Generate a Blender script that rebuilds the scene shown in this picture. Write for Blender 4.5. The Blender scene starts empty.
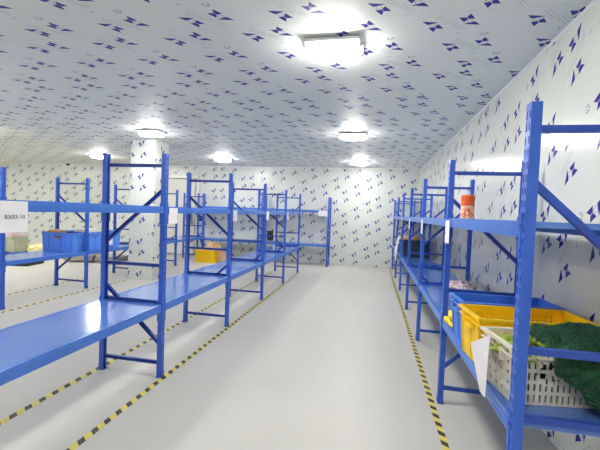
import bpy, bmesh, math, random
from mathutils import Vector, Matrix, Euler
random.seed(7)
C = bpy.context.scene.collection
PI = math.pi

# ------------------------------------------------------------------ dimensions (metres, camera above the origin)
XL, DL, YL1 = -1.775, 0.625, 2.873          # left rack row: aisle face, depth, second frame
XR, DR, YR2 = 0.585, 0.57, 3.087           # right rack row
XM, DM, YM1 = -4.973, 0.667, 5.572         # rack row across the next aisle
BAY = 1.5
XW, YW, HC = 1.272, 10.68, 2.866           # right wall, end wall, ceiling
XLW, YRW = -14.2, -2.6                     # far left wall, wall behind the camera
HP = 1.971
LO, UP = 0.653, 1.512                       # shelf heights
LOR, UPR = 0.70, 1.507                     # right row
LOM, UPM = 0.67, 1.53

# ------------------------------------------------------------------ node helpers
def lin(c):
    return tuple((v/12.92 if v <= 0.04045 else ((v+0.055)/1.055)**2.4) for v in (c[0]/255, c[1]/255, c[2]/255)) + (1,)

class NT:
    def __init__(s, m): s.t = m.node_tree; s.n = s.t.nodes; s.l = s.t.links
    def put(s, sock, v):
        if isinstance(v, bpy.types.NodeSocket): s.l.new(v, sock)
        else: sock.default_value = v
    def m(s, op, a, b=None, c=None):
        n = s.n.new('ShaderNodeMath'); n.operation = op
        s.put(n.inputs[0], a)
        if b is not None: s.put(n.inputs[1], b)
        if c is not None: s.put(n.inputs[2], c)
        return n.outputs[0]
    def mix(s, f, a, b):
        n = s.n.new('ShaderNodeMix'); n.data_type = 'RGBA'
        s.put(n.inputs[0], f); s.put(n.inputs[6], a); s.put(n.inputs[7], b)
        return n.outputs[2]
    def coord(s):
        n = s.n.new('ShaderNodeTexCoord'); x = s.n.new('ShaderNodeSeparateXYZ')
        s.l.new(n.outputs['Object'], x.inputs[0]); return n.outputs['Object'], x.outputs
    def noise(s, vec, scale, detail=3, rough=.5):
        n = s.n.new('ShaderNodeTexNoise'); s.l.new(vec, n.inputs['Vector'])
        n.inputs['Scale'].default_value = scale; n.inputs['Detail'].default_value = detail
        n.inputs['Roughness'].default_value = rough
        return n.outputs['Fac']
    def stretch(s, vec, sc):
        n = s.n.new('ShaderNodeMapping'); s.l.new(vec, n.inputs[0]); n.inputs['Scale'].default_value = sc
        return n.outputs[0]
    def bump(s, h, strength, dist=.01):
        n = s.n.new('ShaderNodeBump'); s.l.new(h, n.inputs['Height'])
        n.inputs['Strength'].default_value = strength; n.inputs['Distance'].default_value = dist
        s.l.new(n.outputs[0], s.bsdf.inputs['Normal'])

def new_mat(name, rgb=(200,200,200), rough=.5, metal=0, spec=.5, coat=0):
    m = bpy.data.materials.new(name); m.use_nodes = True
    k = NT(m); b = [n for n in k.n if n.type == 'BSDF_PRINCIPLED'][0]; k.bsdf = b
    b.inputs['Base Color'].default_value = lin(rgb); b.inputs['Roughness'].default_value = rough
    b.inputs['Metallic'].default_value = metal; b.inputs['Specular IOR Level'].default_value = spec
    b.inputs['Coat Weight'].default_value = coat
    return m, k

def mottled(name, rgb, rgb2, scale=12, rough=.5, bump=0, bscale=60, **kw):
    m, k = new_mat(name, rgb, rough, **kw)
    v, _ = k.coord(); f = k.noise(v, scale)
    f = k.m('SMOOTH_MIN', k.m('MAXIMUM', k.m('MULTIPLY_ADD', f, 3, -1), 0), 1, .05)
    k.l.new(k.mix(f, lin(rgb), lin(rgb2)), k.bsdf.inputs['Base Color'])
    if bump: k.bump(k.noise(v, bscale), bump)
    return m

def film_mat(name, axis, base=(224,226,216)):
    """insulated panel under its printed protective film: blue flag emblems, faint flowers and slanted text lines"""
    m, k = new_mat(name, base, {'x': .28, 'y': .15, 'c': .5}[axis], spec=.3 if axis == 'c' else .5)
    M = k.m
    vec, X = k.coord()
    if axis == 'x':   a, z = X[0], X[2]                 # end wall
    elif axis == 'y': a, z = M('MULTIPLY', X[1], -1), X[2]   # side wall
    else:             a, z = M('ADD', X[1], .31), X[0]       # ceiling, panels run across the room
    PW, PH = .96, .667
    u = M('DIVIDE', a, PW); pi_ = M('FLOOR', u); uf = M('FRACT', u)
    seam = M('LESS_THAN', M('MINIMUM', uf, M('SUBTRACT', 1, uf)), .0022)
    ph = M('FRACT', M('MULTIPLY', M('SINE', M('MULTIPLY', pi_, 12.9898)), 437.5))
    u3 = M('MULTIPLY_ADD', uf, 2.8, .12)                # three columns of print per panel
    col = M('FLOOR', u3)
    dx = M('MULTIPLY', M('SUBTRACT', M('FRACT', u3), .5), PW/2.8)
    zz = M('SUBTRACT', M('SUBTRACT', z, M('MULTIPLY', col, .185)), M('MULTIPLY', ph, PH))
    def wrap(v): return M('MULTIPLY', M('SUBTRACT', M('FRACT', M('ADD', M('DIVIDE', v, PH), .5)), .5), PH)
    y1 = wrap(zz); y2 = wrap(M('ADD', zz, .242))
    s2 = M('LESS_THAN', M('ABSOLUTE', y2), M('ABSOLUTE', y1))         # 1 -> lower emblem of the pair (turned half round)
    sg = M('MULTIPLY_ADD', s2, -2, 1)
    y = M('MULTIPLY', M('ADD', y1, M('MULTIPLY', s2, M('SUBTRACT', y2, y1))), sg)
    x = M('MULTIPLY', M('SUBTRACT', dx, M('MULTIPLY', s2, .03)), sg)
    ca, sa = math.cos(.6), math.sin(.6)
    px = M('ADD', M('MULTIPLY', x, ca), M('MULTIPLY', y, sa))
    px = M('MULTIPLY', px, .94)
    py = M('SUBTRACT', M('MULTIPLY', y, ca), M('MULTIPLY', x, sa))
    py = M('MULTIPLY', py, .94)
    apy = M('ABSOLUTE', py)
    def AND(*v):
        r = v[0]
        for q in v[1:]: r = M('MULTIPLY', r, q)
        return r
    def GT(p, q): return M('GREATER_THAN', p, q)
    def LT(p, q): return M('LESS_THAN', p, q)
    # left: short two-lobed flag; right: long pennant
    flag = AND(GT(px, M('MULTIPLY_ADD', M('SUBTRACT', .036, apy), .8, -.084)), LT(px, M('MULTIPLY_ADD', apy, .5, -.030)), LT(apy, .036), GT(apy, .002))
    pen = AND(GT(px, M('MULTIPLY_ADD', py, .3, .020)), LT(py, M('MULTIPLY_ADD', px, .10, .020)), GT(py, M('MULTIPLY_ADD', px, .95, -.054)))
    blue = M('MINIMUM', M('ADD', flag, pen), 1)
    rr = M('SQRT', M('ADD', M('MULTIPLY', px, px), M('MULTIPLY', py, py)))
    ring = AND(LT(M('ABSOLUTE', M('SUBTRACT', rr, .019)), .0045))
    # slanted text lines beside the emblem
    tx = M('ADD', M('SUBTRACT', x, y), -.125)
    ty = M('ADD', x, y)
    lines = AND(LT(M('ABSOLUTE', M('SUBTRACT', M('FRACT', M('MULTIPLY', tx, 32)), .5)), .15), LT(M('ABSOLUTE', tx), .045),
                LT(M('ABSOLUTE', ty), .10), GT(M('FRACT', M('MULTIPLY', ty, 75)), .25))
    # small flower between emblems
    fx = M('ADD', dx, .155); fx = M('SUBTRACT', fx, M('MULTIPLY', GT(fx, PW/5.6), PW/2.8))
    fy = M('ADD', y1, .04)
    fr = M('SQRT', M('ADD', M('MULTIPLY', fx, fx), M('MULTIPLY', fy, fy)))
    ang = M('ARCTAN2', fy, fx)
    flower = AND(LT(M('ABSOLUTE', M('SUBTRACT', fr, .021)), .008), GT(M('SINE', M('MULTIPLY', ang, 6)), -.2))
    c = k.mix(M('MULTIPLY', k.noise(vec, .8, 2), .25), lin(base), lin((206,211,206)))
    c = k.mix(M('MULTIPLY', lines, .5), c, lin((120,126,150)))
    c = k.mix(M('MULTIPLY', ring, .35), c, lin((110,118,170)))
    c = k.mix(M('MULTIPLY', flower, .75), c, lin((98,105,140)))
    c = k.mix(blue, c, lin((38,38,138)))
    c = k.mix(M('MULTIPLY', seam, .35), c, lin((150,156,158)))
    k.l.new(c, k.bsdf.inputs['Base Color'])
    if axis == 'y': k.bump(k.noise(k.stretch(vec, (1,1,.12)), 16, 2), .16, .01)
    elif axis == 'x': k.bump(k.noise(k.stretch(vec, (1,1,.35)), 5, 3), .10, .01)
    return m

# ------------------------------------------------------------------ materials
M_FILM_X = film_mat('film_end_wall', 'x', (216,220,214))
M_FILM_Y = film_mat('film_side_wall', 'y')
M_FILM_C = film_mat('film_ceiling', 'c', (232,234,226))
M_PLAIN = mottled('plain_panel', (218,220,212), (208,211,204), 1.5, .35)
M_DOOR = mottled('door_white', (226,226,214), (218,219,208), 1.2, .35)
M_TRIM = new_mat('trim_white', (232,235,232), .35)[0]
M_BLUE = mottled('rack_blue', (50,94,198), (58,104,208), 6, .36, spec=.5)
M_BLUE_D = mottled('brace_blue', (42,76,172), (48,84,182), 6, .4)
M_BEAM = mottled('beam_blue', (66,116,206), (74,124,212), 5, .3)
def deck_mat():
    m, k = new_mat('deck_blue', (92,132,212), .16, spec=.6, coat=.5)
    v, _ = k.coord()
    n = k.noise(v, 3.2, 4)
    k.l.new(k.mix(k.m('MULTIPLY', n, .8), lin((78,122,208)), lin((98,140,218))), k.bsdf.inputs['Base Color'])
    k.l.new(k.m('MULTIPLY_ADD', k.noise(v, 18, 4), .16, .10), k.bsdf.inputs['Roughness'])
    k.bump(k.noise(v, 9, 2), .06, .01)
    return m
M_DECK = deck_mat()
def floor_mat():
    m, k = new_mat('concrete_floor', (208,206,199), .42, spec=.35)
    v, _ = k.coord()
    a = k.noise(v, .7, 4, .6); b = k.noise(k.stretch(v, (3, .6, 1)), 2.2, 5, .6); g = k.noise(v, 55, 3)
    c = k.mix(a, lin((200,198,191)), lin((214,212,205)))
    c = k.mix(k.m('MULTIPLY', b, .45), c, lin((190,188,181)))
    c = k.mix(k.m('MULTIPLY', g, .22), c, lin((176,174,168)))
    k.l.new(c, k.bsdf.inputs['Base Color'])
    k.l.new(k.m('MULTIPLY_ADD', b, .25, .32), k.bsdf.inputs['Roughness'])
    k.bump(g, .05, .004)
    return m
M_FLOOR = floor_mat()
def tape_mat():
    m, k = new_mat('hazard_tape', (225,205,70), .4)
    v, X = k.coord(); M = k.m
    f = M('FRACT', M('DIVIDE', M('ADD', X[1], M('MULTIPLY', X[0], .7)), .115))
    blk = M('LESS_THAN', f, .47)
    wear = M('GREATER_THAN', k.noise(v, 38, 4, .7), .64)
    c = k.mix(k.noise(v, 25), lin((222,204,74)), lin((232,218,110)))
    c = k.mix(blk, c, lin((62,58,50)))
    c = k.mix(M('MULTIPLY', wear, .6), c, lin((190,188,176)))
    k.l.new(c, k.bsdf.inputs['Base Color'])
    return m
M_TAPE = tape_mat()
M_PAPER = mottled('paper_white', (236,234,238), (228,226,232), 8, .6)
M_INK = new_mat('ink_dark', (70,62,86), .6)[0]
M_BLACK = new_mat('black_plastic', (22,22,26), .4)[0]
M_DARKCRATE = mottled('dark_crate', (24,42,48), (32,54,56), 8, .45)
M_YEL = mottled('yellow_plastic', (255,212,16), (252,204,10), 6, .35)
M_CBLUE = mottled('crate_blue', (80,136,232), (72,126,224), 6, .38)
M_BINBLUE = mottled('bin_blue', (96,150,240), (86,140,232), 5, .35)
M_CWHITE = mottled('crate_cream', (230,225,210), (220,214,198), 6, .45)
M_LINER = mottled('liner_grey', (186,186,182), (170,171,168), 10, .4)
M_CARD = mottled('cardboard', (200,160,116), (188,146,102), 9, .8)
M_CARD2 = mottled('cardboard_pale', (214,184,146), (204,172,134), 9, .8)
M_CLOTH = mottled('cloth_white', (228,226,220), (214,211,204), 9, .8)
M_ORANGE = mottled('orange_plastic', (226,84,30), (240,104,44), 14, .3)
M_LABELW = mottled('jar_label', (246,226,200), (236,150,96), 26, .4)
M_YCLOTH = mottled('yellow_cloth', (244,222,50), (236,208,30), 14, .6)
M_SACK_W = mottled('sack_white', (226,222,210), (206,200,186), 7, .65)
M_SACK_O = mottled('sack_orange', (222,168,110), (206,140,92), 9, .6)
M_SACK_Y = mottled('sack_yellow', (234,228,178), (226,214,150), 9, .6)
M_SACK_G = mottled('sack_grey', (172,168,158), (150,146,138), 7, .7)
M_PINK = mottled('carton_pink', (222,190,194), (214,176,182), 9, .7)
M_CYEL = mottled('carton_yellow', (232,208,60), (200,186,90), 9, .7)
M_CGRN = mottled('carton_green', (150,186,130), (170,196,150), 9, .7)
M_CPALE = mottled('crate_pale_green', (186,190,168), (172,178,156), 9, .6)
M_METAL = new_mat('steel', (170,172,176), .3, metal=1)[0]
M_HOUSING = new_mat('lamp_housing', (220,222,224), .4)[0]
def leaf_mat(name, a, b, sc):
    m, k = new_mat(name, a, .5)
    v, _ = k.coord()
    f = k.m('MULTIPLY_ADD', k.noise(v, sc, 5, .65), 2.4, -.7)
    k.bsdf.inputs['Base Color'].default_value = lin(a)
    k.l.new(k.mix(k.m('MINIMUM', k.m('MAXIMUM', f, 0), 1), lin(a), lin(b)), k.bsdf.inputs['Base Color'])
    k.bump(k.noise(v, sc*2.5, 4), .8, .02)
    return m
M_LEAF = leaf_mat('lettuce', (120,160,30), (206,218,84), 22)
M_GREENS = leaf_mat('dark_greens', (6,48,30), (22,88,52), 34)
M_NET = new_mat('net_green', (22,96,60), .35)[0]
def bag_mat():
    m, k = new_mat('clear_bag', (225,215,215), .15)
    v, _ = k.coord()
    f = k.m('MULTIPLY_ADD', k.noise(v, 30, 3), 4, -1.8)
    k.l.new(k.mix(k.m('MINIMUM', k.m('MAXIMUM', f, 0), 1), lin((214,208,212)), lin((190,90,84))), k.bsdf.inputs['Base Color'])
    k.bump(k.noise(v, 26, 4), .8, .02)
    return m
M_BAG = bag_mat()
def emit_mat(name, rgb, s):
    m, k = new_mat(name, rgb, .3)
    k.bsdf.inputs['Emission Color'].default_value = rgb_ = (1.0, .975, .925, 1)
    k.bsdf.inputs['Emission Strength'].default_value = s
    return m
M_LAMP = emit_mat('lamp_diffuser', (255,255,255), 34)

# ------------------------------------------------------------------ mesh helpers
class MB:
    def __init__(s): s.v = []; s.f = []; s.mi = []
    def quadbox(s, p, mi=0):
        n = len(s.v); s.v += [tuple(q) for q in p]
        for f in ((0,3,2,1),(4,5,6,7),(0,1,5,4),(1,2,6,5),(2,3,7,6),(3,0,4,7)):
            s.f.append(tuple(n+i for i in f)); s.mi.append(mi)
    def box(s, x0, x1, y0, y1, z0, z1, mi=0):
        s.quadbox([(x0,y0,z0),(x1,y0,z0),(x1,y1,z0),(x0,y1,z0),(x0,y0,z1),(x1,y0,z1),(x1,y1,z1),(x0,y1,z1)], mi)
    def bar(s, a, b, w, h, up=(0,0,1), mi=0):
        a, b = Vector(a), Vector(b); d = (b-a).normalized(); side = d.cross(Vector(up)).normalized(); u2 = side.cross(d)
        s1, u1 = side*w/2, u2*h/2
        s.quadbox([a-s1-u1, a+s1-u1, b+s1-u1, b-s1-u1, a-s1+u1, a+s1+u1, b+s1+u1, b-s1+u1], mi)
    def cyl(s, c, r, h, n=20, r2=None, axis='z', mi=0):
        r2 = r if r2 is None else r2; b = len(s.v)
        def P(q, z):
            x, y = q
            return {'z': (c[0]+x, c[1]+y, c[2]+z), 'x': (c[0]+z, c[1]+x, c[2]+y), 'y': (c[0]+x, c[1]+z, c[2]+y)}[axis]
        for i in range(n):
            t = 2*PI*i/n; s.v.append(P((r*math.cos(t), r*math.sin(t)), 0)); s.v.append(P((r2*math.cos(t), r2*math.sin(t)), h))
        for i in range(n):
            j = (i+1) % n; s.f.append((b+2*i, b+2*j, b+2*j+1, b+2*i+1)); s.mi.append(mi)
        s.f.append(tuple(b+2*i for i in reversed(range(n)))); s.mi.append(mi)
        s.f.append(tuple(b+2*i+1 for i in range(n))); s.mi.append(mi)
    def plate(s, o, eu, ev, en, us, vs, solid, mi=0):
        """perforated plate with thickness: grid cells us x vs, cell (i,j) kept when solid(i,j)"""
        o, eu, ev, en = map(Vector, (o, eu, ev, en)); nu, nv = len(us), len(vs); b = len(s.v)
        for k in (0, 1):
            for j in range(nv):
                for i in range(nu): s.v.append(tuple(o + eu*us[i] + ev*vs[j] + en*k))
        I = lambda i, j, k: b + k*nu*nv + j*nu + i
        ok = [[bool(solid(i, j)) for j in range(nv-1)] for i in range(nu-1)]
        S = lambda i, j: 0 <= i < nu-1 and 0 <= j < nv-1 and ok[i][j]
        for i in range(nu-1):
            for j in range(nv-1):
                if not S(i, j): continue
                q = [(i,j),(i+1,j),(i+1,j+1),(i,j+1)]
                s.f.append(tuple(I(*p, 0) for p in reversed(q))); s.mi.append(mi)
                s.f.append(tuple(I(*p, 1) for p in q)); s.mi.append(mi)
                for e, (di, dj) in enumerate(((0,-1),(1,0),(0,1),(-1,0))):
                    if not S(i+di, j+dj):
                        p, r = q[e], q[(e+1) % 4]
                        s.f.append((I(*p,0), I(*r,0), I(*r,1), I(*p,1))); s.mi.append(mi)
    def mesh(s, name, mats, smooth=False):
        me = bpy.data.meshes.new(name); me.from_pydata(s.v, [], s.f)
        for m in (mats if isinstance(mats, (list, tuple)) else [mats]): me.materials.append(m)
        for p, i in zip(me.polygons, s.mi): p.material_index = i; p.use_smooth = smooth
        bm = bmesh.new(); bm.from_mesh(me); bmesh.ops.recalc_face_normals(bm, faces=bm.faces); bm.to_mesh(me); bm.free()
        return me

def link(name, me, parent=None, loc=(0,0,0), rot=(0,0,0)):
    o = bpy.data.objects.new(name, me); C.objects.link(o); o.location = loc; o.rotation_euler = rot
    if parent: o.parent = parent
    return o
def tag(o, label=None, cat=None, group=None, kind=None):
    if label: o['label'] = label
    if cat: o['category'] = cat
    if group: o['group'] = group
    if kind: o['kind'] = kind
    return o
def thing(name, label, cat, loc, rz=0, group=None):
    return tag(link(name, None, None, loc, (0,0,rz)), label, cat, group)
def bevel(o, w=.003, seg=2):
    m = o.modifiers.new('bevel', 'BEVEL'); m.width = w; m.segments = seg; m.limit_method = 'ANGLE'; m.angle_limit = .6
    return o
def copy_tree(o, parent=None):
    c = o.copy(); C.objects.link(c); c.parent = parent
    for ch in list(o.children): copy_tree(ch, c)
    return c
def struct(name, mb, mats, parent=None):
    o = link(name, mb.mesh(name, mats), parent)
    if not parent: tag(o, kind='structure')
    return o

# ------------------------------------------------------------------ room shell
b = MB(); b.box(XLW-.1, XW+.1, YRW-.1, YW+.1, -.12, 0); struct('floor', b, M_FLOOR)
b = MB(); b.box(XLW-.1, XW+.1, YRW-.1, YW+.1, HC, HC+.12); struct('ceiling', b, M_FILM_C)
b = MB(); b.box(XW, XW+.1, YRW, YW, 0, HC); struct('wall_right', b, M_FILM_Y)
b = MB(); b.box(XLW-.1, XLW, YRW, YW, 0, HC); struct('wall_left', b, M_FILM_Y)
b = MB(); b.box(XLW-.1, XW+.1, YW, YW+.1, 0, HC); struct('wall_back', b, M_FILM_X)
b = MB(); b.box(XLW-.1, XW+.1, YRW-.1, YRW, 0, HC); struct('wall_front', b, M_FILM_X)
b = MB(); b.box(-4.92, -4.36, 6.62, 7.10, 0, HC); b.mi = [1 if abs(b.v[f[0]][0]-b.v[f[2]][0]) < .01 else 0 for f in b.f]; struct('wall_pillar', b, [M_FILM_X, M_FILM_Y])
# cove strips
b = MB(); b.quadbox([(XW-.014,YRW,HC-.003),(XW,YRW,HC-.014),(XW,YW,HC-.014),(XW-.014,YW,HC-.003),(XW-.014,YRW,HC),(XW,YRW,HC),(XW,YW,HC),(XW-.014,YW,HC)]); struct('trim_1', b, M_TRIM)
b = MB(); b.box(XLW, XW, YW-.02, YW, HC-.025, HC); struct('trim_2', b, M_TRIM)
b = MB(); b.box(XW-.018, XW, YW-.018, YW, 0, HC-.03); struct('trim_3', b, M_TRIM)
# sliding cold room door on the end wall
b = MB(); b.box(-7.0, -5.56, YW-.07, YW-.012, .03, 2.44); door = struct('door_1', b, M_DOOR); bevel(door, .008)
b = MB(); b.box(-7.12, -5.44, YW-.10, YW, 2.46, 2.53); b.box(-5.53, -5.44, YW-.05, YW, 0, 2.46); b.box(-7.12, -7.03, YW-.05, YW, 0, 2.46)
bevel(struct('door_frame', b, M_TRIM, door), .004)
b = MB(); b.box(-5.66, -5.63, YW-.12, YW-.07, 1.0, 1.3); struct('door_handle', b, M_METAL, door)

def light_switch():
    t = thing('light_switch', 'small black switch box on the end wall right of the white door', 'switch', (-5.38, YW, 1.2))
    b = MB(); b.box(-.05, .05, -.04, 0, -.08, .08); bevel(link('switch_box', b.mesh('switch_box', M_BLACK), t), .006)
    b = MB(); b.box(-.02, .02, -.052, -.04, -.03, .03); bevel(link('rocker', b.mesh('rocker', new_mat('rocker_grey', (70,70,74), .4)[0]), t), .003)
light_switch()

# ------------------------------------------------------------------ ceiling lamps
def lamp_proto():
    t = thing('ceiling_light', '', 'ceiling light', (0,0,HC), 0, 'square ceiling lights')
    b = MB(); b.box(-.212, .212, -.165, .165, -.038, -.012); b.box(-.06, .06, -.05, .05, -.012, 0)
    bevel(link('housing', b.mesh('lamp_housing', M_HOUSING), t), .004)
    b = MB()
    o = [(-.185,-.135,-.035),(.185,-.135,-.035),(.185,.135,-.035),(-.185,.135,-.035)]
    i = [(-.165,-.115,-.085),(.165,-.115,-.085),(.165,.115,-.085),(-.165,.115,-.085)]
    b.quadbox(i + o); bevel(link('diffuser', b.mesh('lamp_diffuser', M_LAMP), t), .012, 3)
    for sx in (-1, 1):
        b = MB()
        b.box(sx*.225-.012, sx*.225+.012, -.018, .018, -.085, 0); b.box(min(sx*.185,sx*.237), max(sx*.185,sx*.237), -.018, .018, -.035, -.028)
        link('bracket', b.mesh('lamp_bracket', M_HOUSING), t)
    return t
lp = lamp_proto()
spots = [(-.37, 2.95, 'large bright ceiling light nearest the camera, above the aisle'),
         (-.385, 6.19, 'ceiling light above the aisle, second one back'),
         (-.38, 9.36, 'farthest ceiling light above the aisle, close to the end wall'),
         (-3.95, 5.87, 'bright ceiling light in front of the square pillar'),
         (-3.92, 8.97, 'small ceiling light near the end wall, between pillar and back rack'),
         (-7.36, 8.62, 'far left ceiling light, seen left of the near blue post'),
         (-.37, -.3, 'ceiling light above the aisle behind the camera'),
         (-4.5, 2.6, 'ceiling light above the left walkway outside the view'),
         (-3.95, -.3, 'ceiling light above the left walkway behind the camera'),
         (-7.36, 5.3, 'ceiling light outside the view on the far left'),
         (-11.3, 6.6, 'added fill light outside the view near the left wall'),  # added unseen lamp, brightens the left part of the end wall
         (-10.9, 3.4, 'added fill light outside the view at the far left corner'),  # added unseen lamp, extra light for the far left
         (-12.0, 8.0, 'added fill light outside the view by the far left wall'),  # added unseen lamp, lifts the dim left end of the room
         (-9.2, 5.0, 'added fill light outside the view between the far left lamps'),  # added unseen lamp, more light over the left area
         (-7.36, 2.0, 'added fill light outside the view far left, level with the near rack')]  # added unseen lamp, fills in light on the left side
for i, (x, y, lab) in enumerate(spots):
    o = lp if i == 0 else copy_tree(lp)
    o.location = (x, y, HC); o['label'] = lab

t = thing('security_camera', 'small dark dome camera on the ceiling by the end wall, far left', 'camera', (-10.0, 10.3, HC))
b = MB(); b.cyl((0,0,-.03), .075, .03, 24); link('base', b.mesh('cam_base', M_HOUSING), t)
bm = bmesh.new(); bmesh.ops.create_uvsphere(bm, u_segments=20, v_segments=12, radius=.058, matrix=Matrix.Translation((0,0,-.04)))
me = bpy.data.meshes.new('cam_dome'); bm.to_mesh(me); bm.free(); me.materials.append(M_BLACK); link('dome', me, t)

# ------------------------------------------------------------------ floor tapes
def tape(x0, y0, x1, y1, w, label):
    L = math.hypot(x1-x0, y1-y0); b = MB(); n = int(L/.5)+1
    for i in range(n):
        b.box(-w/2, w/2, L*i/n, L*(i+1)/n, 0, .0015)
    o = link('floor_tape', b.mesh('floor_tape', M_TAPE), None, (x0, y0, .0002), (0,0,math.atan2(y1-y0, x1-x0)-PI/2))
    tag(o, label, 'floor tape', 'yellow and black floor tapes')
tape(-1.752, -.5, -1.752, 8.92, .046, 'black and yellow striped floor tape along the aisle side of the left rack row')
tape(-2.415, -.5, -2.415, 8.9, .048, 'black and yellow striped tape behind the back legs of the left rack row')
tape(.538, -.5, .538, 10.5, .044, 'black and yellow striped tape along the foot of the right rack row')
tape(-4.86, 2.0, -4.86, 6.5, .048, 'worn dashed tape on the floor before the front legs of the rack with blue bins')
tape(-5.72, 2.0, -5.72, 6.4, .048, 'worn dashed tape behind the rack with blue bins')

# ------------------------------------------------------------------ racks
_cache = {}
def shared(key, fn):
    if key not in _cache: _cache[key] = fn()
    return _cache[key]

PWD, PDP = .049, .040
def post_mesh():
    b = MB(); T = .0028
    us = [-PWD/2, -.0185, -.0085, .0085, .0185, PWD/2]
    vs = [0]; z = .06; k = 0
    while z + .03 < HP-.02: vs += [z, z+.030]; z += .05
    vs.append(HP)
    b.plate((0,0,0), (0,1,0), (0,0,1), (T,0,0), us, vs, lambda i, j: not (i in (1,3) and j % 2 == 1))
    for s in (-1, 1):
        y0 = s*PWD/2; y1 = y0 - s*T
        b.box(T, PDP, min(y0,y1), max(y0,y1), 0, HP)
        y2 = y1 - s*.012
        b.box(PDP-T, PDP, min(y1,y2), max(y1,y2), 0, HP)
    return b.mesh('rack_post', M_BLUE)
def foot_mesh():
    b = MB(); b.box(-.001, PDP+.006, -PWD/2-.008, PWD/2+.008, 0, .004); b.box(-.004, -.0005, -PWD/2, PWD/2, .004, .05)
    return b.mesh('foot_plate', M_BLUE_D)
def beam_mesh(L, h=.068):
    b = MB(); y0, y1 = PWD/2+.001, L-PWD/2-.001
    b.box(.004, .026, y0, y1, -h, 0)            # tall outer part of the step beam
    b.box(.026, .048, y0, y1, -h, -.027)         # ledge that carries the deck
    b.box(.0015, .004, y0, y1, -.026, -.020); b.box(.0015, .004, y0, y1, -h+.012, -h+.018)   # pressed ridges
    me = b.mesh('rack_beam', M_BEAM); return me
def conn_mesh(s):
    # end connector hooked on the post face; s=+1 at low end
    b = MB(); y0 = s*.001
    b.box(-.0035, -.0005, min(y0, s*PWD/2+s*.004), max(y0, s*PWD/2+s*.004), -.15, .03)
    b.box(-.0035, .045, min(s*(PWD/2+.0008), s*(PWD/2+.0045)), max(s*(PWD/2+.0008), s*(PWD/2+.0045)), -.15, .03)
    for z in (-.12, -.02): b.box(-.007, -.0035, min(s*.005, s*.017), max(s*.005, s*.017), z-.006, z+.006)
    return b.mesh('connector', M_BLUE)
def deck_mesh(w, L):
    b = MB(); b.box(0, w, 0, L, -.003, 0); b.box(0, w, 0, .003, -.024, -.003); b.box(0, w, L-.003, L, -.024, -.003)
    b.box(0, .003, .003, L-.003, -.024, -.003); b.box(w-.003, w, .003, L-.003, -.024, -.003)
    for i in (1, 2):
        y = L*i/3; b.box(.004, w-.004, y-.02, y+.02, -.024, -.003)
    return b.mesh('deck_panel', M_DECK)
def brace_mesh(w, z0, z1):
    b = MB(); T = .003; H = .028
    a, c = Vector((PDP-.004, 0, z0)), Vector((w-PDP+.004, 0, z1)); d = (c-a).normalized(); u = Vector((0,1,0)).cross(d)*-1
    u = Vector((-d.z, 0, d.x))
    def slab(off, th, dy0, dy1):
        p = []
        for dy in (dy0, dy1):
            for q, s in ((a,off-th/2),(c,off-th/2),(c,off+th/2),(a,off+th/2)): p.append(q+u*s+Vector((0,dy,0)))
        b.quadbox(p)
    slab(0, H, -.013, -.010); slab(H/2-T/2, T, -.010, .012); slab(-H/2+T/2, T, -.010, .012)
    return b.mesh('brace', M_BLUE_D)

def add_frame(root, y, D, kind, mid=.99, lo=LO):
    for side in (0, 1):
        x, rz = (0, 0) if side == 0 else (D, PI)
        p = link('post', shared('post', post_mesh), root, (x, y, 0), (0,0,rz))
        link('foot_plate', shared('foot', foot_mesh), p)
    # local x=0 is the aisle side
    if kind == 'Z': dg = [(1.655, 1.18), (.30, .79)]      # upper: high at the front, lower: high at the back
    else:           dg = [(1.18, 1.655), (.79, .30)]
    bars = [(1.868, 1.868), (mid, mid), (lo+.014, lo+.014), (.125, .125)]
    for z0, z1 in bars:
        link('crossbar', shared(('br', D, z0, z1), lambda: brace_mesh(D, z0, z1)), root, (0, y, 0))
    for z0, z1 in dg:
        link('diagonal_brace', shared(('br', D, z0, z1), lambda: brace_mesh(D, z0, z1)), root, (0, y, 0))

def add_shelf(root, L, D, z, ystart=0, npan=2, h=.068):
    for side in (0, 1):
        x, y, rz = (0, 0, 0) if side == 0 else (D, L, PI)
        bo = link('beam', shared(('beam', round(L,3), h), lambda: beam_mesh(L, h)), root, (x, y, z), (0,0,rz))
        link('connector', shared(('c', 1), lambda: conn_mesh(1)), bo, (0, 0, 0))
        link('connector', shared(('c', -1), lambda: conn_mesh(-1)), bo, (0, L, 0))
    w = D - .054; LL = (L-.008-ystart)/npan
    for i in range(npan):
        link('deck_panel', shared(('deck', round(w,3), round(LL,3)), lambda: deck_mesh(w, LL-.003)), root, (.027, .004+ystart+i*LL, z-.002))

def add_sign(root, y, w, h, z0, text=None, tilt=0):
    b = MB(); b.box(-.0065, -.0050, 0, w, 0, h)
    s = link('paper_sign', b.mesh('paper_sign', M_PAPER), root, (0, y, z0), (tilt, 0, 0))
    s['label'] = 'white paper location sign'
    if text:
        cu = bpy.data.curves.new('sign_text', 'FONT'); cu.body = text; cu.size = .030; cu.extrude = .0004; cu.align_x = 'CENTER'; cu.align_y = 'CENTER'
        tmp = bpy.data.objects.new('tmp', cu); C.objects.link(tmp); bpy.context.view_layer.update()
        me = bpy.data.meshes.new_from_object(tmp.evaluated_get(bpy.context.evaluated_depsgraph_get()))
        bpy.data.objects.remove(tmp); me.materials.clear(); me.materials.append(M_INK)
        # face local -x : text x -> -y, text y -> z, text z -> -x
        me.transform(Matrix(((0,0,-1,-.0072),(-1,0,0,w*.48),(0,1,0,h*.49),(0,0,0,1))))
        t = link('lettering', me, s); t['label'] = 'dark letters BX03-10'
    return s

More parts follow.
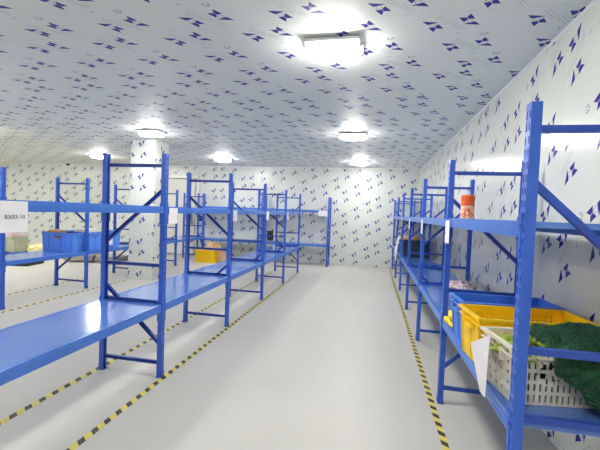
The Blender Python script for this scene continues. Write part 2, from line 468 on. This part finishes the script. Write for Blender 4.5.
def bay(label, group, loc, rz, L, D, frames, signs=(), ystart=0, lo=LO, up=UP):
    root = thing('storage_rack', label, 'storage rack', loc, rz, group)
    for f in frames: add_frame(root, *f, lo=lo)
    add_shelf(root, L, D, lo, ystart); add_shelf(root, L, D, up, h=.058 if rz == PI else .068)
    for s in signs: add_sign(root, *s)
    return root

# left row: local y runs toward the camera (rotated half a turn)
GL = 'blue racks in the left row along the aisle'
Y0L = 1.335
ly = [Y0L] + [YL1 + BAY*i for i in range(5)]
lkind = ['Z', 'Z', 'N', 'N', 'N', 'Z']
llab = ['nearest blue rack of the left row, wide empty lower deck, sign reading BX03-10',
        'second blue rack of the left row, beyond the tall near post frame with crossed brace',
        'third blue rack of the left row counted from the camera',
        'fourth blue rack of the left row counted from the camera',
        'last blue rack of the left row, at its far end toward the end wall']
for i in range(5):
    L = ly[i+1]-ly[i]
    fr = [(0, DL, lkind[i+1])] + ([(L, DL, lkind[0])] if i == 0 else [])
    sg = []
    if i == 0: sg = [(1.300, .145, .158, 1.350, 'BX03-10')]
    else: sg = [(L-.04-.14, .14, .14, 1.362)]
    bay(llab[i], GL, (XL, ly[i+1], 0), PI, L, DL, fr, sg)

GR = 'blue racks in the right row along the wall'
ry = [YR2-BAY + BAY*i for i in range(7)]
rkind = ['Z', 'Z', 'N', 'N', 'N', 'N', 'Z']
rlab = ['nearest blue rack of the right row, loaded with blue, yellow and cream crates',
        'second blue rack of the right row, with a plastic bag on its deck',
        'third blue rack of the right row counted from the camera',
        'fourth blue rack of the right row counted from the camera',
        'fifth blue rack of the right row, holding the dark crates',
        'last blue rack of the right row, against the end wall']
for i in range(6):
    fr = [(BAY, DR, rkind[i+1], .925)] + ([(0, DR, rkind[0])] if i == 0 else [])
    sg = [(BAY-.15, .16, .18, 1.31)] if i < 5 else []
    bay(rlab[i], GR, (XR, ry[i], 0), 0, BAY, DR, fr, sg, lo=LOR, up=UPR)

GM = 'blue racks in the far left row across the second walkway'
my = [YM1 + BAY*i for i in range(-2, 4)]
mlab = ['far left row rack running out of the left edge of the picture',
        'far left row rack holding the large blue bins left of the near frame',
        'far left row rack with blue bins whose end is hidden by the pillar',
        'far left row rack just behind the square pillar',
        'last rack of the far left row, beyond the pillar near the door']
for i in range(5):
    fr = [(0, DM, 'N')] + ([(BAY, DM, 'N')] if i == 0 else [])
    bay(mlab[i], GM, (XM, my[i+1], 0), PI, BAY, DM, fr, [], lo=LOM, up=UPM)

YB = 10.10
GB = 'blue racks standing across the end wall'
bay('blue rack against the end wall, right one with white paper sign at its corner', GB, (-1.215, YB, 0), PI/2, 1.95, .44,
    [(0, .44, 'N'), (1.95, .44, 'N')], [(.03, .26, .155, 1.43)], lo=.63, up=1.595)
bay('blue rack against the end wall, left one above the yellow crate near the door', GB, (-1.215-1.95, YB, 0), PI/2, 2.02, .44,
    [(2.02, .44, 'N')], [], lo=.63, up=1.595)

# ------------------------------------------------------------------ crates
def crate(name, label, cat, loc, rz, W, D, H, mat, side, end, group=None, taper=.02, rimw=.014, rib=.006):
    """side(i,j,nu,nv)->keep for long walls, end() for the short ones; W along x"""
    t = thing(name, label, cat, loc, rz, group)
    b = MB(); T = .005
    hw, hd = W/2-rimw, D/2-rimw
    tw, td = hw-taper, hd-taper
    b.box(-tw, tw, -td, td, .0, .006)
    def wall(sx, sy, fn, pitch, vp):
        # corners bottom/top of this wall
        if sy:
            o = Vector((-tw, sy*td, .0)); L = 2*tw; eu = Vector((1,0,0)); top = Vector((0, sy*(hd-td), H))
        else:
            o = Vector((sx*tw, -td, .0)); L = 2*td; eu = Vector((0,1,0)); top = Vector((sx*(hw-tw), 0, H))
        nu = max(4, int(L/pitch)); nu += (nu+1) % 2; nv = max(4, int(H/vp)); nv += (nv+1) % 2
        us = []
        for i in range(nu+1):
            us.append(L*(i + (0.16 if i % 2 else -.16)*(0 if i in (0, nu) else 1))/nu)
        vs = [(j + (0.14 if j % 2 else -.14)*(0 if j in (0, nv) else 1))/nv for j in range(nv+1)]
        en = (Vector((0,-sy*T,0)) if sy else Vector((-sx*T,0,0)))
        n0 = len(b.v)
        b.plate(o, eu, top, en, us, vs, lambda i, j: fn(i, j, nu, nv))
        # widen toward the top
        for q in range(n0, len(b.v)):
            x, y, z = b.v[q]; k = z/H
            if sy: x *= 1 + (hw/tw-1)*k
            else:  y *= 1 + (hd/td-1)*k
            b.v[q] = (x, y, z)
    pl = side[1]; pe = end[1]
    wall(0, -1, side[0], *pl); wall(0, 1, side[0], *pl); wall(-1, 0, end[0], *pe); wall(1, 0, end[0], *pe)
    for sx in (-1, 1):
        for k in (-.93, 0, .93):
            y = k*hd*.93; b.quadbox([(sx*tw, y-.004, 0), (sx*(tw+rib), y-.004, 0), (sx*(tw+rib), y+.004, 0), (sx*tw, y+.004, 0),
                                (sx*hw, y-.004, H-.045), (sx*(hw+rib), y-.004, H-.045), (sx*(hw+rib), y+.004, H-.045), (sx*hw, y+.004, H-.045)])
    for sy in (-1, 1):
        for k in (-.9, -.6, -.3, .3, .6, .9):
            x = k*hw*.95; b.quadbox([(x-.004, sy*td, 0), (x+.004, sy*td, 0), (x+.004, sy*(td+rib), 0), (x-.004, sy*(td+rib), 0),
                                (x-.004, sy*hd, H-.045), (x+.004, sy*hd, H-.045), (x+.004, sy*(hd+rib), H-.045), (x-.004, sy*(hd+rib), H-.045)])
    link('crate_body', b.mesh('crate_body', mat), t)
    b = MB(); hW, hD = W/2, D/2
    for z0, z1, o_ in ((H-.016, H, 0), (H-.05, H-.042, .004)):
        b.box(-hW+o_, hW-o_, -hD+o_, -hd+.002, z0, z1); b.box(-hW+o_, hW-o_, hd-.002, hD-o_, z0, z1)
        b.box(-hW+o_, -hw+.002, -hd+.002, hd-.002, z0, z1); b.box(hw-.002, hW-o_, -hd+.002, hd-.002, z0, z1)
    bevel(link('rim', b.mesh('rim', mat), t), .002)
    for sx in (-1, 1):
        b = MB()
        x0, x1 = sorted((sx*(hw-.004), sx*(hW+.002)))
        for y in (-.055, .055): b.box(x0, x1, y-.006, y+.006, H-.085, H-.03)
        b.box(x0, x1, -.06, .06, H-.09, H-.078)
        link('handle', b.mesh('handle', mat), t)
    return t
full = lambda i, j, nu, nv: True
def small_grid(i, j, nu, nv):   # two fields of small square holes high on the wall
    a = i/nu
    if not (.12 < a < .44 or .56 < a < .88): return True
    if j < nv*.55 or j > nv*.85: return True
    return not (i % 2 == 1 and j % 2 == 1)
def slots(i, j, nu, nv):
    if j <= 0 or j >= nv-1 or i < 1 or i > nu-2: return True
    for c0 in (.30, .72):                       # round pierced medallions
        dx_, dz_ = (i+.5)/nu-c0, (j+.5)/nv-.55; r = math.hypot(dx_*2.0, dz_)
        if r < .21: return not (.06 < r < .19 and (int((math.atan2(dz_, dx_*2)+PI)*6/(2*PI)*2) % 2 == 0))
    return not (i % 2 == 1 and j % 4 != 0)
def side_mesh(i, j, nu, nv):
    if j <= 0 or j >= nv-1 or i < 1 or i > nu-2: return True
    return not (i % 2 == 1 and j % 2 == 1)
def hand_hole(i, j, nu, nv):
    return not (.38 < i/nu < .62 and .72 < (j+.5)/nv < .84)

ZS = LOR
cr_b = crate('plastic_crate', 'solid blue plastic crate behind the yellow one on the near right rack', 'crate', (.872, 2.60, ZS), .07, .60, .30, .28, M_CBLUE,
      (full, (.03, .04)), (hand_hole, (.02, .02)), 'crates on the near right rack')
cr_y = crate('plastic_crate', 'yellow plastic crate with small square holes between the blue and cream crates', 'crate', (.868, 2.245, ZS), .09, .62, .33, .28, M_YEL,
      (small_grid, (.012, .014)), (hand_hole, (.02, .02)), 'crates on the near right rack')
cr_w = crate('plastic_crate', 'cream slotted crate nearest the camera with lettuce and green net inside', 'crate', (.868, 1.875, ZS), .15, .57, .30, .262, M_CWHITE,
      (slots, (.0125, .0125)), (side_mesh, (.024, .026)), 'crates on the near right rack', rib=.002)

def blob(name, balls, mat, parent=None, vox=.012, amp=.012, nscale=.05, loc=(0,0,0), smooth=True, zfloor=None):
    bm = bmesh.new()
    for (x, y, z, rx, ry, rz) in balls:
        mt = Matrix.Translation((x,y,z)) @ Matrix.Diagonal((rx,ry,rz,1))
        bmesh.ops.create_icosphere(bm, subdivisions=3, radius=1, matrix=mt)
    me = bpy.data.meshes.new(name); bm.to_mesh(me); bm.free(); me.materials.append(mat)
    o = link(name, me, parent, loc)
    r = o.modifiers.new('remesh', 'REMESH'); r.mode = 'VOXEL'; r.voxel_size = vox; r.use_smooth_shade = smooth
    bpy.context.view_layer.update()
    me2 = bpy.data.meshes.new_from_object(o.evaluated_get(bpy.context.evaluated_depsgraph_get()))
    o.modifiers.clear(); o.data = me2
    from mathutils import noise
    me2.update()
    nrm = [v.normal.copy() for v in me2.vertices]
    for v, n in zip(me2.vertices, nrm):
        q = v.co/nscale
        v.co += n*(noise.noise(q)*amp + noise.noise(q*2.3)*amp*.5)
        if zfloor is not None and v.co.z < zfloor: v.co.z = zfloor
    for p in me2.polygons: p.use_smooth = smooth
    if not me2.materials: me2.materials.append(mat)
    return o

# lettuce: a head of crinkled leaves in the cream crate
def lettuce(label, loc, n=15, R=.1, seed=1, group=None, mat=None):
    rnd = random.Random(seed)
    t = thing('lettuce', label, 'lettuce', loc, 0, group)
    from mathutils import noise
    for k in range(n):
        b = MB(); a = rnd.uniform(0, 2*PI); tilt = rnd.uniform(.15, 1.25); Lf = R*rnd.uniform(.8, 1.25); W = Lf*.55
        nu, nv = 8, 8; base = len(b.v)
        for j in range(nv+1):
            for i in range(nu+1):
                u = i/nu*2-1; v = j/nv
                wv = W*math.sin(PI*min(.97, v*.75+.16))
                x = u*wv; r = v*Lf; bend = tilt*v
                y = r*math.sin(tilt*.4+bend*.7); z = r*math.cos(tilt*.4+bend*.7)
                ru = .013*math.sin(u*9+k)*abs(u)*v + .010*math.cos(v*14+k)*abs(u) + .03*u*u*(1-v)
                b.v.append((x, y-ru, z+ru*.4))
        for j in range(nv):
            for i in range(nu):
                p = base+j*(nu+1)+i; b.f.append((p, p+1, p+nu+2, p+nu+1)); b.mi.append(0)
        me = b.mesh('leaf', mat or M_LEAF, True)
        me.transform(Matrix.Rotation(a, 4, 'Z'))
        o = link('leaf', me, t); s = o.modifiers.new('solid', 'SOLIDIFY'); s.thickness = .0015
    return t
GLT = 'lettuces in the cream crate'
lettuce('lettuce by the aisle side of the cream crate', (.675, 1.80, .875), 20, .10, 1, GLT)
lettuce('lettuce beside the green net in the cream crate', (.765, 1.85, .87), 20, .10, 2, GLT)
lettuce('lettuce in the back corner of the cream crate', (.665, 1.88, .86), 14, .085, 3, GLT)

# green net bag draped over the crate's near rim
nb = thing('net_bag', 'dark green net bag of leaves sagging over the rim of the cream crate', 'net bag', (.975, 1.80, .905))
balls = [(-.13,-.125,.03,.075,.04,.055), (-.14,.10,.02,.10,.12,.085), (.02,.08,.03,.17,.16,.10), (.12,.06,.02,.13,.15,.10), (-.10,.0,.02,.09,.07,.055), (.04,-.03,.02,.16,.10,.075),
         (-.07,-.128,.0,.14,.042,.085), (.03,-.128,-.06,.14,.043,.12), (.11,-.12,-.12,.11,.043,.09),
         (-.07,.06,-.11,.16,.09,.09), (-.23,.05,-.125,.09,.09,.075), (.11,.09,-.11,.13,.09,.09), (.17,.0,.0,.07,.12,.10)]
leaves = blob('leaf_filling', balls, M_GREENS, nb, .011, .016, .035)
net = blob('net', balls, M_NET, nb, .022, .016, .035, smooth=False)
for v in net.data.vertices: v.co += v.normal*.006
wf = net.modifiers.new('wire', 'WIREFRAME'); wf.thickness = .0022; wf.use_even_offset = False

# paper sheet leaning on the crates
def sheet(label, pts, name='paper_sheet'):
    v = [Vector(p) for p in pts]; n = (v[1]-v[0]).cross(v[3]-v[0]).normalized()*.0012
    b = MB(); b.quadbox([*(p-n for p in v), *(p+n for p in v)])
    tag(link(name, b.mesh(name, M_PAPER)), label, 'paper sheet')
sheet('tilted blank white paper sheet hanging on the corner of the cream crate', [(.545,2.062,.843),(.545,1.764,.984),(.545,1.783,.683),(.545,1.861,.676)])

# folded yellow cloth bags at the second frame
def soft_pack(label, loc, dims, rz, mat, name, cat, group=None, amp=.006, seed=0):
    bm = bmesh.new(); bmesh.ops.create_cube(bm, size=1); bmesh.ops.subdivide_edges(bm, edges=bm.edges, cuts=9, use_grid_fill=True)
    from mathutils import noise
    for v in bm.verts:
        c = v.co.copy(); r = (abs(c.x*2)**3+abs(c.y*2)**3)
        k = 1-.28*(abs(c.x*2)**2.5*.5+abs(c.y*2)**2.5*.5)
        c.z *= k; l = Vector((c.x*2, c.y*2, c.z*2)); c = c*(1-.07*(l.length_squared/3)**2)
        c = Vector((c.x*dims[0], c.y*dims[1], (c.z+.5)*dims[2]))
        nn = noise.noise_vector(c*14+Vector((seed*3.1, 0, 0)))*amp*2.2
        v.co = c+nn
    mz = min(v.co.z for v in bm.verts)
    for v in bm.verts: v.co.z -= mz
    me = bpy.data.meshes.new(name); bm.to_mesh(me); bm.free(); me.materials.append(mat)
    for p in me.polygons: p.use_smooth = True
    o = link(name, me, None, loc, (0,0,rz)); s = o.modifiers.new('s', 'SUBSURF'); s.levels = 1; s.render_levels = 1
    return tag(o, label, cat, group)
GY = 'yellow packets beside the blue crate'
soft_pack('lower folded yellow packet on the deck edge beside the blue crate', (.67, 2.88, ZS), (.16, .20, .04), .1, M_YCLOTH, 'yellow_packet', 'packet', GY, seed=1)
soft_pack('upper folded yellow packet lying on the other one beside the blue crate', (.67, 2.89, ZS+.043), (.15, .17, .05), -.2, M_YCLOTH, 'yellow_packet', 'packet', GY, seed=2)

# bag with reddish contents on the second rack
bg = blob('plastic_bag', [(0,0,.045,.13,.14,.05), (.08,.1,.04,.1,.12,.045), (-.05,.1,.05,.07,.1,.045), (.02,.02,.09,.06,.07,.04)], M_BAG, None, .012, .02, .05, (.99, 4.25, ZS), zfloor=.0)
tag(bg, 'clear plastic bag with reddish contents lying on the deck behind the blue crate', 'plastic bag')

# jar on the upper shelf
jt = thing('plastic_jar', 'orange lidded jar with tomato label on the upper right shelf', 'jar', (.70, 2.93, UPR-.001))
b = MB(); b.cyl((0,0,0), .045, .012, 28, .049); b.cyl((0,0,.012), .049, .085, 28); b.cyl((0,0,.097), .049, .012, 28, .045); link('body', b.mesh('jar_body', M_LABELW, False), jt)
b = MB(); b.cyl((0,0,.095), .0485, .078, 28); b.cyl((0,0,.173), .0485, .008, 28, .043)
for i in range(28):
    a = 2*PI*i/28; b.box(.0485*math.cos(a)-.0015, .0485*math.cos(a)+.0015, .0485*math.sin(a)-.0015, .0485*math.sin(a)+.0015, .14, .17)
link('lid', b.mesh('jar_lid', M_ORANGE), jt)
b = MB()
for a, z, r in ((-1.9,.045,.02), (-1.35,.03,.017), (-2.35,.028,.016), (-1.6,.062,.012)):
    c = Vector((.0605*math.cos(a), .0605*math.sin(a), z)); n0 = len(b.v); e1 = Vector((-math.sin(a), math.cos(a), 0))
    for q in range(16):
        w = 2*PI*q/16; th = a + r*math.cos(w)/.0495; b.v.append((.0500*math.cos(th), .0500*math.sin(th), z+r*math.sin(w)))
    b.f.append(tuple(range(n0, n0+16))); b.mi.append(0)
link('printed_tomatoes', b.mesh('printed_tomatoes', M_ORANGE), jt)

# ------------------------------------------------------------------ goods at the far end of the right row
GD = 'dark crates far down the right row'
crate('plastic_crate', 'dark green crate on the far right deck, the nearer of two', 'crate', (.875, 7.70, ZS), 0, .50, .42, .34, M_DARKCRATE, (full, (.03,.05)), (hand_hole, (.02,.02)), GD)
crate('plastic_crate', 'dark green crate on the far right deck behind the other', 'crate', (.875, 8.16, ZS), 0, .50, .42, .34, M_DARKCRATE, (full, (.03,.05)), (hand_hole, (.02,.02)), GD)
b = MB(); b.box(-.27, .27, -.45, .45, 0, .012); b.box(-.25, .27, -.42, .43, .013, .027); b.box(-.27,.2,-.45,.40,.028,.040)
o = bevel(link('cardboard_sheets', b.mesh('cardboard_sheets', M_CARD2), None, (.87, 8.0, ZS+.342)), .002)
tag(o, 'flattened tan cardboard lying on top of the dark crates', 'cardboard')
def cloth():
    b = MB(); nu, nv = 14, 22
    for j in range(nv+1):
        for i in range(nu+1):
            u, v = i/nu, j/nv; y = -.22+.44*u
            z = .06 + (1-v)*.34 if v > .25 else .315+ .07
            if v <= .25: x = .13 - v*.52; zz = .40
            else: x = -.012-.05*math.sin((v-.25)*2.2)+.022*math.sin(u*13+v*3)*(v-.2); zz = .40 - (v-.25)*.66*(1-.35*u*math.sin(u*2))
            b.v.append((x, y*(1-.25*v), zz+.004*math.sin(u*17)))
    for j in range(nv):
        for i in range(nu):
            p = j*(nu+1)+i; b.f.append((p, p+1, p+nu+2, p+nu+1)); b.mi.append(0)
    o = link('white_cloth', b.mesh('white_cloth', M_CLOTH, True), None, (.585, 8.2, ZS-.05)); s = o.modifiers.new('s','SOLIDIFY'); s.thickness = .006
    tag(o, 'white cloth hanging over the aisle edge beside the dark crates', 'cloth')
cloth()

# ------------------------------------------------------------------ blue bins on the far left row
GBN = 'blue bins on the far left row'
def bin_(label, y, d, x=-5.355, w=.64, h=.33):
    return crate('plastic_bin', label, 'bin', (x, y+d/2, LOM), 0, w, d, h, M_BINBLUE, (hand_hole, (.03,.02)), (hand_hole, (.03,.02)), GBN, taper=.012)
bin_('blue bin nearest the camera on the far left rack, its broad end facing us', 5.29, .36)
bin_('blue bin behind the nearest one on the far left rack', 5.67, .36)
bn = bin_('blue bin closest to the square pillar', 6.16, .38)
GS = 'sacks in the blue bins'
soft_pack('orange tinted sack showing over the rim of the nearest blue bin', (-5.50, 5.46, .87), (.24,.22,.16), .2, M_SACK_O, 'produce_sack', 'sack', GS, .012, 3)
soft_pack('white sack showing over the rim of the second blue bin', (-5.25, 5.85, .88), (.34,.24,.17), -.1, M_SACK_W, 'produce_sack', 'sack', GS, .012, 4)
soft_pack('pale yellow sack on the far left rack between two blue bins', (-5.3, 6.09, LOM), (.5,.12,.36), .0, M_SACK_Y, 'produce_sack', 'sack', GS, .008, 5)
b = MB(); b.box(.322, .324, -.17, -.07, .06, .22); link('paper_label', b.mesh('paper_label', M_PAPER), bn)

# sacks on the floor behind that row
GF = 'grey and pale sacks on the floor behind the far left row'
soft_pack('grey sack on the floor, left one seen beneath the bin rack', (-7.45, 8.2, 0), (.75,.5,.22), .2, M_SACK_G, 'floor_sack', 'sack', GF, .02, 6)
soft_pack('grey sack on the floor, right one seen beneath the bin rack', (-6.65, 8.3, 0), (.7,.5,.2), -.2, M_SACK_G, 'floor_sack', 'sack', GF, .02, 7)
soft_pack('cream and yellow sack standing on floor left of the blue bins', (-8.70, 8.1, .0), (.42,.4,.36), .4, M_SACK_Y, 'floor_sack', 'sack', GF, .03, 8)
b = MB(); b.box(-.42,.42,-.28,.28,0,.03); b.box(-.42,-.39,-.28,.28,.03,.09); b.box(.39,.42,-.28,.28,.03,.09); b.box(-.39,.39,-.28,-.25,.03,.09); b.box(-.39,.39,.25,.28,.03,.09)
o = bevel(link('black_tray', b.mesh('black_tray', M_BLACK), None, (-8.35, 7.2, 0), (0,0,.2)), .004); tag(o, 'flat black tray on the floor left of the blue bins', 'tray')

# pallet of cartons far left
pt = thing('pallet', 'dark blue plastic pallet under the coloured cartons, far left', 'pallet', (-9.95, 8.42, 0))
b = MB()
for i in range(7): b.box(-.6, .6, -.5+i*.15, -.4+i*.15, .12, .145)
link('deck_board', b.mesh('pallet_deck', M_BLUE_D), pt)
for y in (-.45, 0, .45):
    b = MB(); b.box(-.6, .6, y-.05, y+.05, 0, .02)
    for x in (-.53, 0, .53): b.box(x-.07, x+.07, y-.05, y+.05, .02, .12)
    link('runner', b.mesh('pallet_runner', M_BLUE_D), pt)
def carton(label, loc, dims, rz, mat, band):
    t = thing('carton', label, 'carton', loc, rz, 'coloured cartons stacked on the far left pallet')
    w, d, h = dims; b = MB(); b.box(-w/2, w/2, -d/2, d/2, 0, h-.004)
    b.box(-w/2, w/2, -d/2, -.002, h-.004, h); b.box(-w/2, w/2, .002, d/2, h-.004, h)
    bevel(link('box', b.mesh('carton_box', mat), t), .004)
    b = MB(); b.box(-w/2-.001, w/2+.001, -d/2-.0015, d/2+.0015, h*.35, h*.65); link('printed_band', b.mesh('carton_band', band), t)
    b = MB(); b.box(-w/2-.002, w/2+.002, -.025, .025, h, h+.001); link('tape_strip', b.mesh('carton_tape', M_CARD2), t)
cols = [(M_PINK, M_SACK_W, 'pink'), (M_CYEL, M_CGRN, 'yellow'), (M_CGRN, M_CYEL, 'green')]
rows = ['bottom', 'middle', 'top']
for c in range(3):
    for r in range(3):
        m = cols[(c*2+r*2+(c*r)) % 3]
        carton('%s carton in the %s layer, %s column of the far left stack' % (m[2], rows[r], ('left', 'centre', 'right')[c]),
               (-10.40+.275*c, 8.42, .146+.183*r), (.265, .5, .18), 0, m[0], m[1])
crate('plastic_crate', 'pale grey green crate on the pallet edge right of the coloured cartons', 'crate', (-9.51, 8.14, 0.146), .0, .3, .4, .34, M_CPALE, (side_mesh, (.03,.04)), (side_mesh, (.03,.04)))

# yellow crate with cardboard near the door
crate('plastic_crate', 'yellow crate on the floor under the end wall rack with cardboard in it', 'crate', (-4.56, 9.55, 0), .03, .62, .42, .36, M_YEL, (full, (.03,.04)), (hand_hole, (.02,.02)))
GC = 'cardboard sheets around the yellow floor crate'
def board(label, loc, rot, w, h, mat):
    b = MB(); b.box(-w/2, w/2, -.004, .004, 0, h*.5-.001); b.box(-w/2, w/2, -.004, .004, h*.5+.001, h); b.box(-w/2, w/2, -.002, .002, h*.5-.002, h*.5+.002)
    tag(link('cardboard_sheet', b.mesh('cardboard_sheet', mat), None, loc, rot), label, 'cardboard', GC)
board('pale cardboard sheet standing in the yellow floor crate', (-4.58, 9.63, .10), (-.35, .28, 0), .42, .46, M_CARD2)
board('pale tan cardboard sheet leaning against the right end of the yellow floor crate', (-4.02, 9.50, 0.0), (0, -.72, -.35), .34, .60, M_CARD2)
board('brown cardboard sheet lying behind the pale one in the yellow floor crate', (-4.40, 9.70, .18), (-.2, -.5, 0), .38, .34, M_CARD)

# small stock on the end wall rack's lower deck
GT = 'small boxes on the end wall rack'
for i, (x, w, h, m, l) in enumerate([(-2.95,.14,.26,M_BLACK,'small black box on the lower deck of the end wall rack'),
                                  (-2.74,.15,.24,M_SACK_W,'small white box beside the black one on the end wall rack')]):
    b = MB(); b.box(-w/2, w/2, -.1, .1, 0, h); b.box(-w/2-.004, w/2+.004, -.104, .104, h, h+.02)
    tag(bevel(link('stock_box', b.mesh('stock_box', m), None, (x, YB+.2, .66)), .004), l, 'box', GT)

# ------------------------------------------------------------------ world, camera, colour
w = bpy.data.worlds.new('world'); bpy.context.scene.world = w; w.use_nodes = True
bg_ = w.node_tree.nodes['Background']; bg_.inputs[0].default_value = (.9,.9,.9,1); bg_.inputs[1].default_value = .05

F, YAW, PITCH, ROLL, H = 361.29, .1976, -.0340, .0386, 1.5048
cam = bpy.data.cameras.new('camera'); co = bpy.data.objects.new('camera', cam); C.objects.link(co)
cam.sensor_width = 36; cam.lens = 36*F/600; cam.clip_start = .05; cam.clip_end = 60
fw = Vector((-math.sin(YAW)*math.cos(PITCH), math.cos(YAW)*math.cos(PITCH), math.sin(PITCH)))
rt = Vector((math.cos(YAW), math.sin(YAW), 0)); up = rt.cross(fw)
c, s = math.cos(ROLL), math.sin(ROLL)
# picture rolled clockwise: image x = r*c + u*s (y up)
R2 = rt*c + up*s; U2 = up*c - rt*s
m = Matrix((R2, U2, -fw)).transposed().to_4x4(); m.translation = Vector((0, 0, H))
co.matrix_world = m
bpy.context.scene.camera = co
vs = bpy.context.scene.view_settings
bpy.context.scene.display_settings.display_device = 'sRGB'
vs.view_transform = 'Standard'; vs.look = 'None'; vs.exposure = 1.85; vs.gamma = 1.0; vs.use_curve_mapping = False
